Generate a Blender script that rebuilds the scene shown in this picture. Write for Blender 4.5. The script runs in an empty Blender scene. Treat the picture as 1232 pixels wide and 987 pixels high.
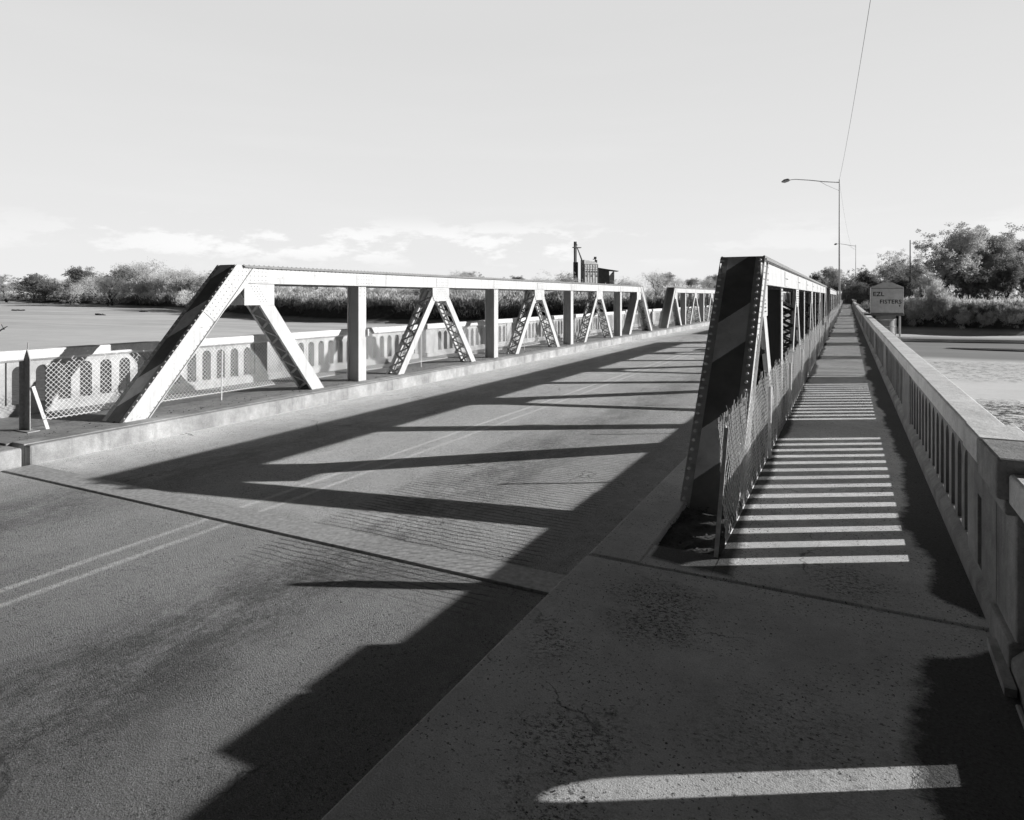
import bpy, math, random
from mathutils import Vector, Matrix, noise
R = math.radians
S = bpy.context.scene
C = S.collection
random.seed(7)

# ------------------------------------------------------------------ mesh builder
class MB:
    def __init__(s, mx=None):
        s.v = []; s.f = []; s.rv = set(); s.rm = None; s.mx = mx            # mx: mirror constant, X -> mx - X
    def add(s, vs, fs):
        b = len(s.v)
        if s.mx is not None:
            s.v += [(s.mx - p[0], p[1], p[2]) for p in vs]
            s.f += [tuple(b + i for i in reversed(f)) for f in fs]
        else:
            s.v += [tuple(p) for p in vs]
            s.f += [tuple(b + i for i in f) for f in fs]
    def box(s, x0, x1, y0, y1, z0, z1):
        s.add([(x0,y0,z0),(x1,y0,z0),(x1,y1,z0),(x0,y1,z0),(x0,y0,z1),(x1,y0,z1),(x1,y1,z1),(x0,y1,z1)],
              [(3,2,1,0),(4,5,6,7),(0,1,5,4),(1,2,6,5),(2,3,7,6),(3,0,4,7)])
    def beam(s, p0, p1, w, h, up=(1,0,0)):
        """box from p0 to p1; w across `up`, h along the third axis"""
        p0 = Vector(p0); p1 = Vector(p1); d = (p1-p0).normalized()
        u = Vector(up); u = (u - d*u.dot(d)).normalized(); n = d.cross(u)
        a = u*(w/2); b = n*(h/2)
        q = [p0-a-b, p0+a-b, p0+a+b, p0-a+b, p1-a-b, p1+a-b, p1+a+b, p1-a+b]
        s.add(q, [(3,2,1,0),(4,5,6,7),(0,1,5,4),(1,2,6,5),(2,3,7,6),(3,0,4,7)])
    def prism(s, poly, y0, y1):
        """poly in (x,z), counter-clockwise seen from -y; extruded along y"""
        n = len(poly)
        vs = [(x,y0,z) for x,z in poly] + [(x,y1,z) for x,z in poly]
        fs = [tuple(range(n)), tuple(range(2*n-1, n-1, -1))]
        fs += [(i, i+n, (i+1)%n+n, (i+1)%n) for i in range(n)]
        s.add(vs, fs)
    def tube(s, pts, rad, n=8, cap=True):
        pts = [Vector(p) for p in pts]
        if not isinstance(rad, (list, tuple)): rad = [rad]*len(pts)
        vs = []; fs = []
        ref = Vector((0.13, 0.21, 1)).normalized()
        for i, p in enumerate(pts):
            d = (pts[min(i+1, len(pts)-1)] - pts[max(i-1, 0)]).normalized()
            r = ref if abs(d.dot(ref)) < .9 else Vector((1, 0, 0))
            a = d.cross(r).normalized(); b = d.cross(a)
            for k in range(n):
                t = 2*math.pi*k/n
                vs.append(p + (a*math.cos(t) + b*math.sin(t))*rad[i])
        for i in range(len(pts)-1):
            for k in range(n):
                fs.append((i*n+k, i*n+(k+1)%n, (i+1)*n+(k+1)%n, (i+1)*n+k))
        if cap:
            fs.append(tuple(range(n-1, -1, -1))); m = (len(pts)-1)*n
            fs.append(tuple(range(m, m+n)))
        s.add(vs, fs)
    def rivet(s, p, nrm, r=.014, h=.011):
        p = Vector(p); n = Vector(nrm).normalized()
        a = n.orthogonal().normalized(); b = n.cross(a)
        vs = []; m = 7
        for k in range(m):
            t = 2*math.pi*k/m; vs.append(p + (a*math.cos(t)+b*math.sin(t))*r)
        for k in range(m):
            t = 2*math.pi*k/m; vs.append(p + (a*math.cos(t)+b*math.sin(t))*r*.62 + n*h*.8)
        vs.append(p + n*h)
        fs = [(k, (k+1)%m, m+(k+1)%m, m+k) for k in range(m)] + [(m+k, m+(k+1)%m, 2*m) for k in range(m)]
        k0 = len(s.f); s.add(vs, fs); s.rv.update(range(k0, len(s.f)))
    def build(s, name, mat, parent=None, smooth=False, origin=None):
        me = bpy.data.meshes.new(name)
        if origin is not None:
            o_ = origin; vv = [(x-o_[0], y-o_[1], z-o_[2]) for x,y,z in s.v]
        else: vv = s.v
        me.from_pydata(vv, [], s.f); me.update()
        if mat: me.materials.append(mat)
        if s.rv and RIVET:
            me.materials.append(s.rm or RIVET)
            for k in s.rv: me.polygons[k].material_index = 1
        if smooth:
            for p in me.polygons: p.use_smooth = True
        o = bpy.data.objects.new(name, me); C.objects.link(o)
        if origin is not None: o.location = origin
        if parent: o.parent = parent
        return o

RIVET = None
def empty(name, loc, label, cat, group=None):
    o = bpy.data.objects.new(name, None); C.objects.link(o); o.location = loc
    o.empty_display_size = .3
    o['label'] = label; o['category'] = cat
    if group: o['group'] = group
    return o
def tag(o, label=None, cat=None, group=None, kind=None):
    if label: o['label'] = label
    if cat: o['category'] = cat
    if group: o['group'] = group
    if kind: o['kind'] = kind
    return o
def copy_tree(o, parent=None):
    c = o.copy(); C.objects.link(c); c.parent = parent
    for ch in list(o.children): copy_tree(ch, c)
    return c
def bevel(o, w=.01, seg=2):
    m = o.modifiers.new('bevel', 'BEVEL'); m.width = w; m.segments = seg; m.limit_method = 'ANGLE'; m.angle_limit = R(35)

# ------------------------------------------------------------------ materials
def g3(v): return (v, v, v, 1)
class NT:
    def __init__(s, name):
        s.m = bpy.data.materials.new(name); s.m.use_nodes = True
        s.t = s.m.node_tree; s.b = s.t.nodes['Principled BSDF']
        s.b.inputs['Specular IOR Level'].default_value = .25
        s.geo = s.t.nodes.new('ShaderNodeNewGeometry')
        s.tc = s.t.nodes.new('ShaderNodeTexCoord')
    def n(s, typ, **kw):
        x = s.t.nodes.new('ShaderNode'+typ)
        for k, v in kw.items(): setattr(x, k, v)
        return x
    def link(s, a, b): s.t.links.new(a, b)
    def noise(s, scale, detail=4, rough=.6, vec=None, stretch=None, dist=0):
        x = s.n('TexNoise'); x.inputs['Scale'].default_value = scale
        x.inputs['Detail'].default_value = detail; x.inputs['Roughness'].default_value = rough
        x.inputs['Distortion'].default_value = dist
        v = vec or s.geo.outputs['Position']
        if stretch:
            mp = s.n('Mapping'); mp.inputs['Scale'].default_value = stretch; s.link(v, mp.inputs['Vector']); v = mp.outputs[0]
        s.link(v, x.inputs['Vector']); return x.outputs['Fac']
    def voro(s, scale, feature='F1', vec=None, stretch=None):
        x = s.n('TexVoronoi', feature=feature); x.inputs['Scale'].default_value = scale
        v = vec or s.geo.outputs['Position']
        if stretch:
            mp = s.n('Mapping'); mp.inputs['Scale'].default_value = stretch; s.link(v, mp.inputs['Vector']); v = mp.outputs[0]
        s.link(v, x.inputs['Vector']); return x.outputs['Distance']
    def rng(s, v, a, b, c=0, d=1, smooth=False):
        x = s.n('MapRange'); x.clamp = True
        if smooth: x.interpolation_type = 'SMOOTHSTEP'
        s.link(v, x.inputs[0])
        for i, k in enumerate((a, b, c, d)): x.inputs[i+1].default_value = k
        return x.outputs[0]
    def math(s, op, a, b=None, c=None):
        x = s.n('Math', operation=op)
        for i, k in enumerate((a, b, c)):
            if k is None: continue
            if isinstance(k, (int, float)): x.inputs[i].default_value = k
            else: s.link(k, x.inputs[i])
        return x.outputs[0]
    def mix(s, f, a, b):
        """scalar mix"""
        x = s.n('Mix', data_type='FLOAT')
        for i, k in ((0, f), (2, a), (3, b)):
            if isinstance(k, (int, float)): x.inputs[i].default_value = k
            else: s.link(k, x.inputs[i])
        return x.outputs[0]
    def xyz(s, src=None):
        x = s.n('SeparateXYZ'); s.link(src or s.geo.outputs['Position'], x.inputs[0]); return x.outputs
    def color(s, v):
        x = s.n('CombineColor')
        for i in range(3): s.link(v, x.inputs[i])
        s.link(x.outputs[0], s.b.inputs['Base Color'])
    def bump(s, v, dist, strength=1, prev=None):
        x = s.n('Bump'); x.inputs['Distance'].default_value = dist; x.inputs['Strength'].default_value = strength
        s.link(v, x.inputs['Height'])
        if prev: s.link(prev, x.inputs['Normal'])
        s.link(x.outputs[0], s.b.inputs['Normal']); return x.outputs[0]
    def rough(s, v):
        if isinstance(v, (int, float)): s.b.inputs['Roughness'].default_value = v
        else: s.link(v, s.b.inputs['Roughness'])

def m_concrete(name, base, dark=.6, grain=90, bumpd=.004, stain=True, pos=None):
    t = NT(name); big = t.noise(1.3, 5, .65); mid = t.noise(9, 4, .7); fine = t.noise(grain, 3, .7)
    v = t.mix(t.rng(big, .35, .7), base*dark, base*1.08)
    v = t.math('MULTIPLY', v, t.rng(mid, .25, .75, .82, 1.12))
    v = t.math('MULTIPLY', v, t.rng(fine, .25, .75, .82, 1.15))
    if stain:
        st = t.noise(5, 4, .6, stretch=(1, 1, .12))
        v = t.math('MULTIPLY', v, t.rng(st, .52, .7, 1, .72))
        pits = t.voro(38); v = t.math('MULTIPLY', v, t.rng(pits, .06, .13, .55, 1))
    t.color(v); t.rough(.9)
    b = t.bump(t.noise(6, 5, .7), .02, .6)
    t.bump(fine, bumpd, .8, b); return t.m

def m_paint(name, base, rust=.25, dirt=.35):
    """weathered aluminium paint on riveted steel"""
    t = NT(name); n1 = t.noise(2.2, 6, .7); n2 = t.noise(14, 5, .75); st = t.noise(9, 4, .7, stretch=(1, 1, .1))
    v = t.mix(t.rng(n1, .38, .68), base*.86, base)
    v = t.math('MULTIPLY', v, t.rng(st, .5, .75, 1, 1-dirt*.6))
    spots = t.rng(n2, .63, .72)
    v = t.mix(t.math('MULTIPLY', spots, rust*2.4), v, .12)
    t.color(v); t.rough(t.rng(n2, .3, .7, .4, .65)); t.b.inputs['Specular IOR Level'].default_value = .4
    t.bump(n2, .003, .5); return t.m

def m_hazard():
    """diagonal dark and pale bands painted on the sloping end plate"""
    t = NT('hazard_paint'); X, Y, Z = t.xyz(t.tc.outputs['Object'])
    # object space: x across the plate, z height above deck.  boundary rises .73 per metre of x
    k = t.math('SUBTRACT', Z, t.math('MULTIPLY', X, .73))
    ph = t.math('FRACT', t.math('DIVIDE', t.math('SUBTRACT', k, .54-.42+10.2*0), 1.02))
    wob = t.rng(t.noise(30, 3, .6), 0, 1, -.008, .008)
    ph = t.math('ADD', ph, wob)
    light = t.math('MULTIPLY', t.rng(ph, .0, .012), t.rng(ph, .405, .417, 1, 0))
    n2 = t.noise(16, 5, .75); n3 = t.noise(60, 3, .7)
    v = t.mix(light, .24, .95)
    v = t.math('MULTIPLY', v, t.rng(t.noise(3, 5, .7), .3, .75, .7, 1.25))
    chips = t.math('MULTIPLY', t.rng(n2, .66, .72), t.rng(n3, .45, .55))
    v = t.mix(t.math('MULTIPLY', chips, .5), v, .22)
    scr = t.rng(t.noise(22, 2, .6, stretch=(1, .3, .3)), .71, .76)
    v = t.mix(t.math('MULTIPLY', scr, .35), v, .3)
    t.color(v); t.rough(.55); t.bump(n2, .002, .5); return t.m

def m_road():
    t = NT('asphalt'); X, Y, Z = t.xyz()
    fine = t.noise(230, 4, .8); agg = t.voro(120); mid = t.noise(14, 6, .8); big = t.noise(.8, 5, .6, stretch=(1, .35, 1))
    v = t.rng(big, .3, .72, .36, .50)
    v = t.math('MULTIPLY', v, t.rng(fine, .32, .68, .5, 1.5))
    v = t.math('MULTIPLY', v, t.rng(mid, .25, .75, .8, 1.18))
    v = t.math('MULTIPLY', v, t.rng(agg, .1, .45, 1.12, .84))
    smear = t.math('ADD', t.math('MULTIPLY', t.noise(2.2, 4, .6, stretch=(1.3, .6, 1)), .5), t.math('MULTIPLY', t.noise(22, 5, .8, stretch=(1.5, .8, 1)), .5))
    def band(c, w, amt):
        d = t.math('ABSOLUTE', t.math('SUBTRACT', X, c))
        d = t.rng(d, w*.15, w, 1, 0, True)
        d = t.math('MULTIPLY', d, t.rng(smear, .42, .57))
        return t.math('MULTIPLY', d, amt)
    oil = t.math('ADD', band(-3.75, .95, .95), t.math('ADD', band(-7.3, 1.0, .7), band(-2.3, .4, .3)))
    nearf = t.rng(Y, 2, 14, 1, .45)
    oil = t.math('MULTIPLY', oil, nearf)
    v = t.mix(oil, v, t.math('MULTIPLY', v, .36))
    v = t.math('MULTIPLY', v, t.rng(t.math('ADD', Y, t.math('MULTIPLY', X, -.12)), 1.8, 4.9, .58, 1.18))  # near end darkened: approach asphalt, with some lens falloff put into the colour
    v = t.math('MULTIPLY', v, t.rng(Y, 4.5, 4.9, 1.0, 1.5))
    v = t.math('MULTIPLY', v, t.rng(t.math('ADD', X, t.math('MULTIPLY', t.math('SUBTRACT', t.noise(1.5, 4, .6), .5), .8)), -8.9, -8.2, 1.35, 1))
    # darker pits
    pit = t.math('MULTIPLY', t.rng(t.noise(55, 3, .65), .57, .63), t.rng(t.noise(2.5, 3, .6), .40, .55, .25, 1))
    v = t.mix(t.math('MULTIPLY', pit, .75), v, .05)
    # bright worn aggregate
    ag2 = t.rng(t.noise(85, 2, .6), .60, .68)
    v = t.mix(t.math('MULTIPLY', ag2, .4), v, .55)
    # cracks
    cr = t.n('TexVoronoi', feature='DISTANCE_TO_EDGE'); cr.inputs['Scale'].default_value = .55
    mp = t.n('Mapping'); mp.inputs['Scale'].default_value = (1, .6, 1)
    wv = t.n('VectorMath', operation='ADD'); nn = t.n('TexNoise'); nn.inputs['Scale'].default_value = 2.2; nn.inputs['Detail'].default_value = 6
    sc = t.n('VectorMath', operation='SCALE'); sc.inputs['Scale'].default_value = .7
    t.link(t.geo.outputs['Position'], nn.inputs['Vector']); t.link(nn.outputs['Color'], sc.inputs[0])
    t.link(t.geo.outputs['Position'], wv.inputs[0]); t.link(sc.outputs[0], wv.inputs[1])
    t.link(wv.outputs[0], mp.inputs['Vector']); t.link(mp.outputs[0], cr.inputs['Vector'])
    crack = t.math('MULTIPLY', t.rng(cr.outputs['Distance'], .0, .006, 1, 0), t.rng(t.noise(.9, 2), .5, .6))
    v = t.mix(t.math('MULTIPLY', crack, .7), v, .05)
    # resurfaced scored strip with transverse grooves
    mx = t.math('MULTIPLY', t.rng(X, -4.55, -4.45), t.rng(X, -2.35, -2.2, 1, 0))
    my = t.math('MULTIPLY', t.rng(Y, 3.6, 4.1), t.rng(Y, 8.5, 12.0, 1, 0))
    gm = t.math('MULTIPLY', mx, my)
    wob = t.math('MULTIPLY', t.noise(3.5, 5, .7), .10)
    gy = t.math('FRACT', t.math('MULTIPLY', t.math('ADD', Y, wob), 13.0))
    gr = t.math('MULTIPLY', t.rng(gy, .0, .28, 1, 0), t.rng(t.noise(7, 3, .6, stretch=(.35, 1.2, 1)), .3, .5))
    gr = t.math('MULTIPLY', gr, gm)
    v = t.mix(t.math('MULTIPLY', gr, .8), v, .07)
    # pale patch strip edge
    pb = t.rng(t.math('MULTIPLY', gm, 1.0), 0, 1, 1, .93)
    v = t.math('MULTIPLY', v, pb)
    # faded double line, worn through by traffic
    for c, a in ((-5.51, .62), (-5.24, .55)):
        wv2 = t.math('MULTIPLY', t.math('SUBTRACT', t.noise(1.2, 3, .6), .5), .05)
        d = t.math('ABSOLUTE', t.math('ADD', t.math('SUBTRACT', X, c), wv2))
        ln = t.math('MULTIPLY', t.rng(d, .015, .055, 1, 0), t.math('MULTIPLY', t.rng(t.noise(28, 4, .8), .38, .58, .2, 1), t.rng(t.noise(.9, 3, .6), .35, .6, .6, 1)))
        v = t.mix(t.math('MULTIPLY', ln, 1.0 if a > .6 else .92), v, t.rng(Y, 4, 5, .85, 1.0))
    # grime collected at the kerbs
    eg = t.math('MULTIPLY', t.rng(X, -2.3, -1.7), t.rng(t.noise(6, 4, .7), .35, .6))
    v = t.mix(t.math('MULTIPLY', eg, .5), v, .12)
    t.color(v); t.rough(.88)
    b = t.bump(mid, .010, .45)
    b = t.bump(t.math('SUBTRACT', fine, t.math('MULTIPLY', agg, .7)), .008, 1, b)
    t.bump(gr, -.006, .8, b) if False else t.bump(t.math('MULTIPLY', gr, -1), .006, .8, b)
    return t.m

def m_sidewalk():
    t = NT('walk_concrete'); X, Y, Z = t.xyz()
    fine = t.noise(120, 3, .7); mid = t.noise(11, 5, .75); big = t.noise(1.1, 5, .6)
    v = t.rng(big, .3, .7, .68, .92)
    v = t.math('MULTIPLY', v, t.rng(fine, .28, .72, .72, 1.25))
    v = t.math('MULTIPLY', v, t.rng(mid, .25, .75, .84, 1.13))
    sp = t.math('MULTIPLY', t.rng(t.noise(48, 3, .6), .60, .635), t.rng(t.noise(2.1, 3, .6), .40, .56, .15, 1))
    v = t.mix(t.math('MULTIPLY', sp, .85), v, .05)
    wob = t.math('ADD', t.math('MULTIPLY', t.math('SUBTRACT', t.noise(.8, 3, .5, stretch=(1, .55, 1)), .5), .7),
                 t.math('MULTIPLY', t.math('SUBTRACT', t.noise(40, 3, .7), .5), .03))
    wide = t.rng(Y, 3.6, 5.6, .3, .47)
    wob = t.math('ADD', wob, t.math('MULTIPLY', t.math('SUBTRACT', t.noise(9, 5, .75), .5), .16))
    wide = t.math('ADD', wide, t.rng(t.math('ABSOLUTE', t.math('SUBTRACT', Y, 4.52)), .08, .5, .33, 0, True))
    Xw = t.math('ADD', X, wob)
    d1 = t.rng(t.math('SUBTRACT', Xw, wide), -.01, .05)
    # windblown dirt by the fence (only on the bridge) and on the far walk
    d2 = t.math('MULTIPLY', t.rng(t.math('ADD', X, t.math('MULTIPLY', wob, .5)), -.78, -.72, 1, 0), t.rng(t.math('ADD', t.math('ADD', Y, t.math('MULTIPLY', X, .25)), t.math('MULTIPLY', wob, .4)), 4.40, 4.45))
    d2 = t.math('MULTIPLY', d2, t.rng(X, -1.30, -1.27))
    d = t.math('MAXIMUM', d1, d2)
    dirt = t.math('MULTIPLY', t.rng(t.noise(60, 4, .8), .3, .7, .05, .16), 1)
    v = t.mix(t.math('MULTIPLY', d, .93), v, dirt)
    v = t.math('MULTIPLY', v, t.rng(t.math('ADD', Y, t.math('MULTIPLY', t.math('SUBTRACT', t.noise(1.4, 5, .7), .5), 3)), 1.6, 4.4, .72, 1))  # near end toned down: lens falloff put into the walk colour
    for cx, cy, rr in ((-1.05, 4.08, .34), (-.98, 3.75, .3), (-1.05, 2.6, .3), (-.95, 2.2, .25), (-1.45, 3.3, .2), (.0, 4.9, .3), (-.2, 3.0, .5)):
        dx = t.math('MULTIPLY', t.math('SUBTRACT', X, cx), 1/rr); dy = t.math('MULTIPLY', t.math('SUBTRACT', Y, cy), 1/rr)
        q = t.math('SQRT', t.math('ADD', t.math('MULTIPLY', dx, dx), t.math('MULTIPLY', dy, dy)))
        sp2 = t.math('MULTIPLY', t.rng(t.math('ADD', q, t.math('MULTIPLY', t.math('SUBTRACT', t.noise(5, 4, .7), .5), 2.2)), .4, 1.1, 1, 0), t.rng(t.noise(30, 6, .85, stretch=(1, 1.4, 1)), .50, .56))
        v = t.mix(t.math('MULTIPLY', sp2, .85 if rr < .45 else .45), v, .05)
    ck = t.n('TexVoronoi', feature='DISTANCE_TO_EDGE'); ck.inputs['Scale'].default_value = .42
    w2 = t.n('VectorMath', operation='ADD'); n9 = t.n('TexNoise'); n9.inputs['Scale'].default_value = 2.6; n9.inputs['Detail'].default_value = 7; s9 = t.n('VectorMath', operation='SCALE'); s9.inputs['Scale'].default_value = .6
    t.link(t.geo.outputs['Position'], n9.inputs['Vector']); t.link(n9.outputs['Color'], s9.inputs[0]); t.link(t.geo.outputs['Position'], w2.inputs[0]); t.link(s9.outputs[0], w2.inputs[1]); t.link(w2.outputs[0], ck.inputs['Vector'])
    v = t.mix(t.math('MULTIPLY', t.rng(ck.outputs['Distance'], 0, .004, .8, 0), t.rng(t.noise(1.3, 2), .5, .58)), v, .06)
    t.color(v); t.rough(.92)
    b = t.bump(mid, .006, .3)
    b = t.bump(t.math('MULTIPLY', t.noise(45, 4, .8), d), .03, .8, b)
    t.bump(fine, .005, .7, b); return t.m

def m_dirt(name, a, b_, scale=26, bd=.04):
    t = NT(name); n1 = t.noise(scale, 6, .8); n2 = t.noise(3, 4, .6)
    v = t.math('MULTIPLY', t.rng(n1, .3, .7, a, b_), t.rng(n2, .3, .7, .8, 1.2))
    t.color(v); t.rough(.95); t.bump(n1, bd, .9); return t.m

def m_ground():
    t = NT('river_bed_and_banks'); X, Y, Z = t.xyz()
    v1 = t.noise(.035, 5, .6, stretch=(.35, 1, 1)); v2 = t.noise(.35, 5, .7); v3 = t.noise(3.2, 4, .75)
    s = t.rng(v1, .40, .60, .82, .99)
    s = t.math('MULTIPLY', s, t.rng(v2, .3, .7, .93, 1.05))
    s = t.math('MULTIPLY', s, t.rng(v3, .3, .7, .94, 1.04))
    # damp channel in front of the far bank
    lines = t.noise(.12, 4, .65, stretch=(.12, 1, 1))
    right = t.rng(X, 2, 6)
    w1 = t.math('MULTIPLY', t.rng(Y, 66, 70), t.rng(Y, 100, 108, 1, 0))
    w1 = t.math('MULTIPLY', w1, right)
    s = t.mix(t.math('MULTIPLY', w1, .75), s, t.rng(lines, .35, .65, .12, .26))
    left = t.rng(X, -20, -12, 1, 0)
    w2 = t.math('MULTIPLY', t.math('MULTIPLY', t.rng(lines, .46, .56), left), .22)
    w2 = t.math('MULTIPLY', w2, t.rng(Y, 55, 75))
    s = t.mix(w2, s, .25)
    # churned mud close to the bridge
    mudn = t.noise(2.6, 4, .8, dist=.6)
    mm = t.math('MULTIPLY', t.rng(Y, 40, 43, 1, 0), t.rng(t.noise(.22, 3, .6), .40, .46))
    mm = t.math('MULTIPLY', mm, right)
    s = t.mix(t.math('MULTIPLY', mm, t.rng(mudn, .49, .54)), s, .10)
    gm = t.math('MULTIPLY', t.math('MULTIPLY', t.rng(Y, 50, 52), t.rng(Y, 64, 68, 1, 0)), right)
    s = t.mix(t.math('MULTIPLY', gm, t.rng(t.noise(2.4, 4, .8), .5, .58, 0, .6)), s, .14)
    w3 = t.math('MULTIPLY', t.math('MULTIPLY', t.rng(X, -68, -56), t.rng(X, -10, -5, 1, 0)), .92)
    s = t.mix(w3, s, t.rng(mudn, .4, .6, .05, .14))
    bank = t.rng(Z, -3.2, -2.6)
    soil = t.rng(t.noise(1.2, 6, .75), .3, .7, .05, .16)
    v = t.mix(bank, s, soil)
    t.color(v); t.rough(.95)
    b = t.bump(v2, .06, .4); b = t.bump(t.math('MULTIPLY', mudn, mm), .25, .8, b)
    return t.m

def m_leaf(name, a, b_):
    t = NT(name); oi = t.n('ObjectInfo'); n1 = t.noise(.7, 3, .6); n2 = t.noise(6, 3, .6)
    v = t.rng(n1, .3, .7, a, b_); v = t.math('MULTIPLY', v, t.rng(n2, .3, .7, .75, 1.25))
    v = t.math('MULTIPLY', v, t.rng(oi.outputs['Random'], 0, 1, .85, 1.15))
    t.color(v); t.rough(.75); t.b.inputs['Specular IOR Level'].default_value = .15
    tr = t.n('BsdfTranslucent'); mx = t.n('MixShader'); mx.inputs[0].default_value = .45
    cc = t.n('CombineColor')
    for i in range(3): t.link(v, cc.inputs[i])
    t.link(cc.outputs[0], tr.inputs[0]); out = t.t.nodes['Material Output']
    t.link(t.b.outputs[0], mx.inputs[1]); t.link(tr.outputs[0], mx.inputs[2]); t.link(mx.outputs[0], out.inputs[0])
    return t.m
def m_plain(name, v, r=.6, var=.12, scale=12, metal=0):
    t = NT(name); n1 = t.noise(scale, 5, .7)
    t.color(t.rng(n1, .3, .7, v*(1-var), v*(1+var))); t.rough(r); t.b.inputs['Metallic'].default_value = metal
    t.bump(n1, .003, .4); return t.m

STEEL = m_paint('silver_bridge_paint', .78, .35, .45); STEEL2 = m_paint('shaded_bridge_paint', .42, .35, .5); DARK_WEB = m_paint('dark_web_paint', .085, .2, .6)
HAZ = m_hazard(); FLANGE = m_paint('end_post_flange_paint', .66, .4, .6)
RIVET = m_plain('rivet_heads', .48, .6, .4, 30); RIVET_L = m_plain('bright_rivet_heads', .9, .5, .3, 30)
COVER = m_paint('cover_plate_edge', .34, .5, .6); PORTAL = m_paint('plain_portal_paint', .42, .3, .4)
CONC = m_concrete('parapet_concrete', .66, .72); CAPM = m_concrete('parapet_cap_concrete', .95, .82, 60, .003, False); REVEAL = m_concrete('shaded_slot_concrete', .17, .7); CONCR = m_concrete('shaded_parapet_concrete', .50, .55, 70, .006); CURB = m_concrete('kerb_concrete', .58, .55, 70, .006, stain=True)
WALK = m_sidewalk(); ROAD = m_road(); GROUND = m_ground()
DIRT = m_dirt('windblown_dirt', .06, .18); DIRT2 = m_dirt('truss_strip_dirt', .24, .40, 18, .02)
GALV = m_plain('galvanised_wire', .85, .45, .2, 30); POST = m_plain('fence_post_steel', .8, .5, .25, 20)
PLATE = m_plain('joint_plate_steel', .48, .6, .35, 22); DARK = m_plain('rubber_and_shadow_gap', .03, .9)
LAMPM = m_plain('lamp_aluminium', .8, .5, .1); WIRE = m_plain('cable_black', .25, .6)
BOXM = m_plain('painted_box_metal', .62, .6, .15, 5); PIPE = m_plain('corrugated_pipe_zinc', .55, .4, .15, 6); INK = m_plain('black_spray_paint', .03, .8)
BARK = m_plain('bark', .09, .9, .3, 8)
LEAF1 = m_leaf('cottonwood_leaf', .50, .80); LEAF2 = m_leaf('dark_leaf', .20, .40); LEAF3 = m_leaf('tamarisk_spray', .60, .82); REED = m_leaf('dry_brush', .70, .95); LEAF4 = m_leaf('pale_grey_leaf', .80, .97)
STONE = m_plain('loose_gravel', .1, .9, .6, 60)

# ------------------------------------------------------------------ layout constants
M = -11.11              # far-side objects are the mirror image: X -> M - X
Y0 = 4.6; SP = 33.5; NSP = 4
YE = Y0 + SP*NSP
ZR = -.25               # road surface
def lift(y): return .55*max(0, min(y, YE)-40)**2/98.**2
ORD = ['first', 'second', 'third', 'fourth']

# ------------------------------------------------------------------ ground
def bank_y(x):
    P = [(-4000,1700),(-980,458),(-282,200),(-150,128),(-96,106),(-40,112),(10,118),(22,113),(60,116),(300,150),(4000,900)]
    for (a, ya), (b, yb) in zip(P, P[1:]):
        if a <= x <= b: return ya + (yb-ya)*(x-a)/(b-a)
    return 120
def sm(t): t = max(0, min(1, t)); return t*t*(3-2*t)
def gz(x, y):
    e = (noise.noise((x*.11, y*.11, 0))*2.2 + noise.noise((x*.03, y*.03, 5))*4) * min(1, abs(x+5.5)/14)
    t = (y - bank_y(x) + e)/4.5
    z = -3.5 + 3.5*sm(t)
    near = sm((1.5 - y)/4.0)
    z = max(z, -3.5 + 3.0*near)
    if t < 0: z += noise.noise((x*.25, y*.25, 3))*.05
    return z
def axis(lo, hi, dlo, dhi, step):
    a = [dlo + i*step for i in range(int((dhi-dlo)/step)+1)]
    s = step; p = a[-1]
    while p < hi: s *= 1.25; p = min(hi, p+s); a.append(p)
    s = step; p = a[0]; pre = []
    while p > lo: s *= 1.25; p = max(lo, p-s); pre.append(p)
    return pre[::-1] + a
mb = MB(); xs = axis(-4500, 4500, -330, 70, 2.5); ys = axis(-400, 6000, -10, 330, 2.5)
mb.v = [(x, y, gz(x, y)) for y in ys for x in xs]; W = len(xs)
mb.f = [(j*W+i, j*W+i+1, (j+1)*W+i+1, (j+1)*W+i) for j in range(len(ys)-1) for i in range(W-1)]
tag(mb.build('ground', GROUND, smooth=True), kind='structure')
# river channel water, ahead of the far bank on the walkway side
mb = MB()
for (x0, x1, ya, yb) in ((4, 400, 92, 97.5), (9, 400, 80, 82.2)):
    n = 60; vs = []; fs = []
    for i in range(n+1):
        x = x0 + (x1-x0)*(i/n)**2
        wob = noise.noise((x*.08, ya, 1))*2.0
        k = min(1, i/4)
        vs += [(x, (ya+yb)/2 + wob - k*(yb-ya)/2, -3.40), (x, (ya+yb)/2 + wob + k*(yb-ya)/2 + noise.noise((x*.15, yb, 9))*.8*k, -3.40)]
    fs = [(2*i, 2*i+2, 2*i+3, 2*i+1) for i in range(n)]
    mb.add(vs, fs)
wt = NT('river_water'); wt.b.inputs['Base Color'].default_value = g3(.05); wt.rough(.25); wt.bump(wt.noise(2.5, 3, .6, stretch=(.4, 1, 1)), .03, .5)
tag(mb.build('water', wt.m), kind='structure')

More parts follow.
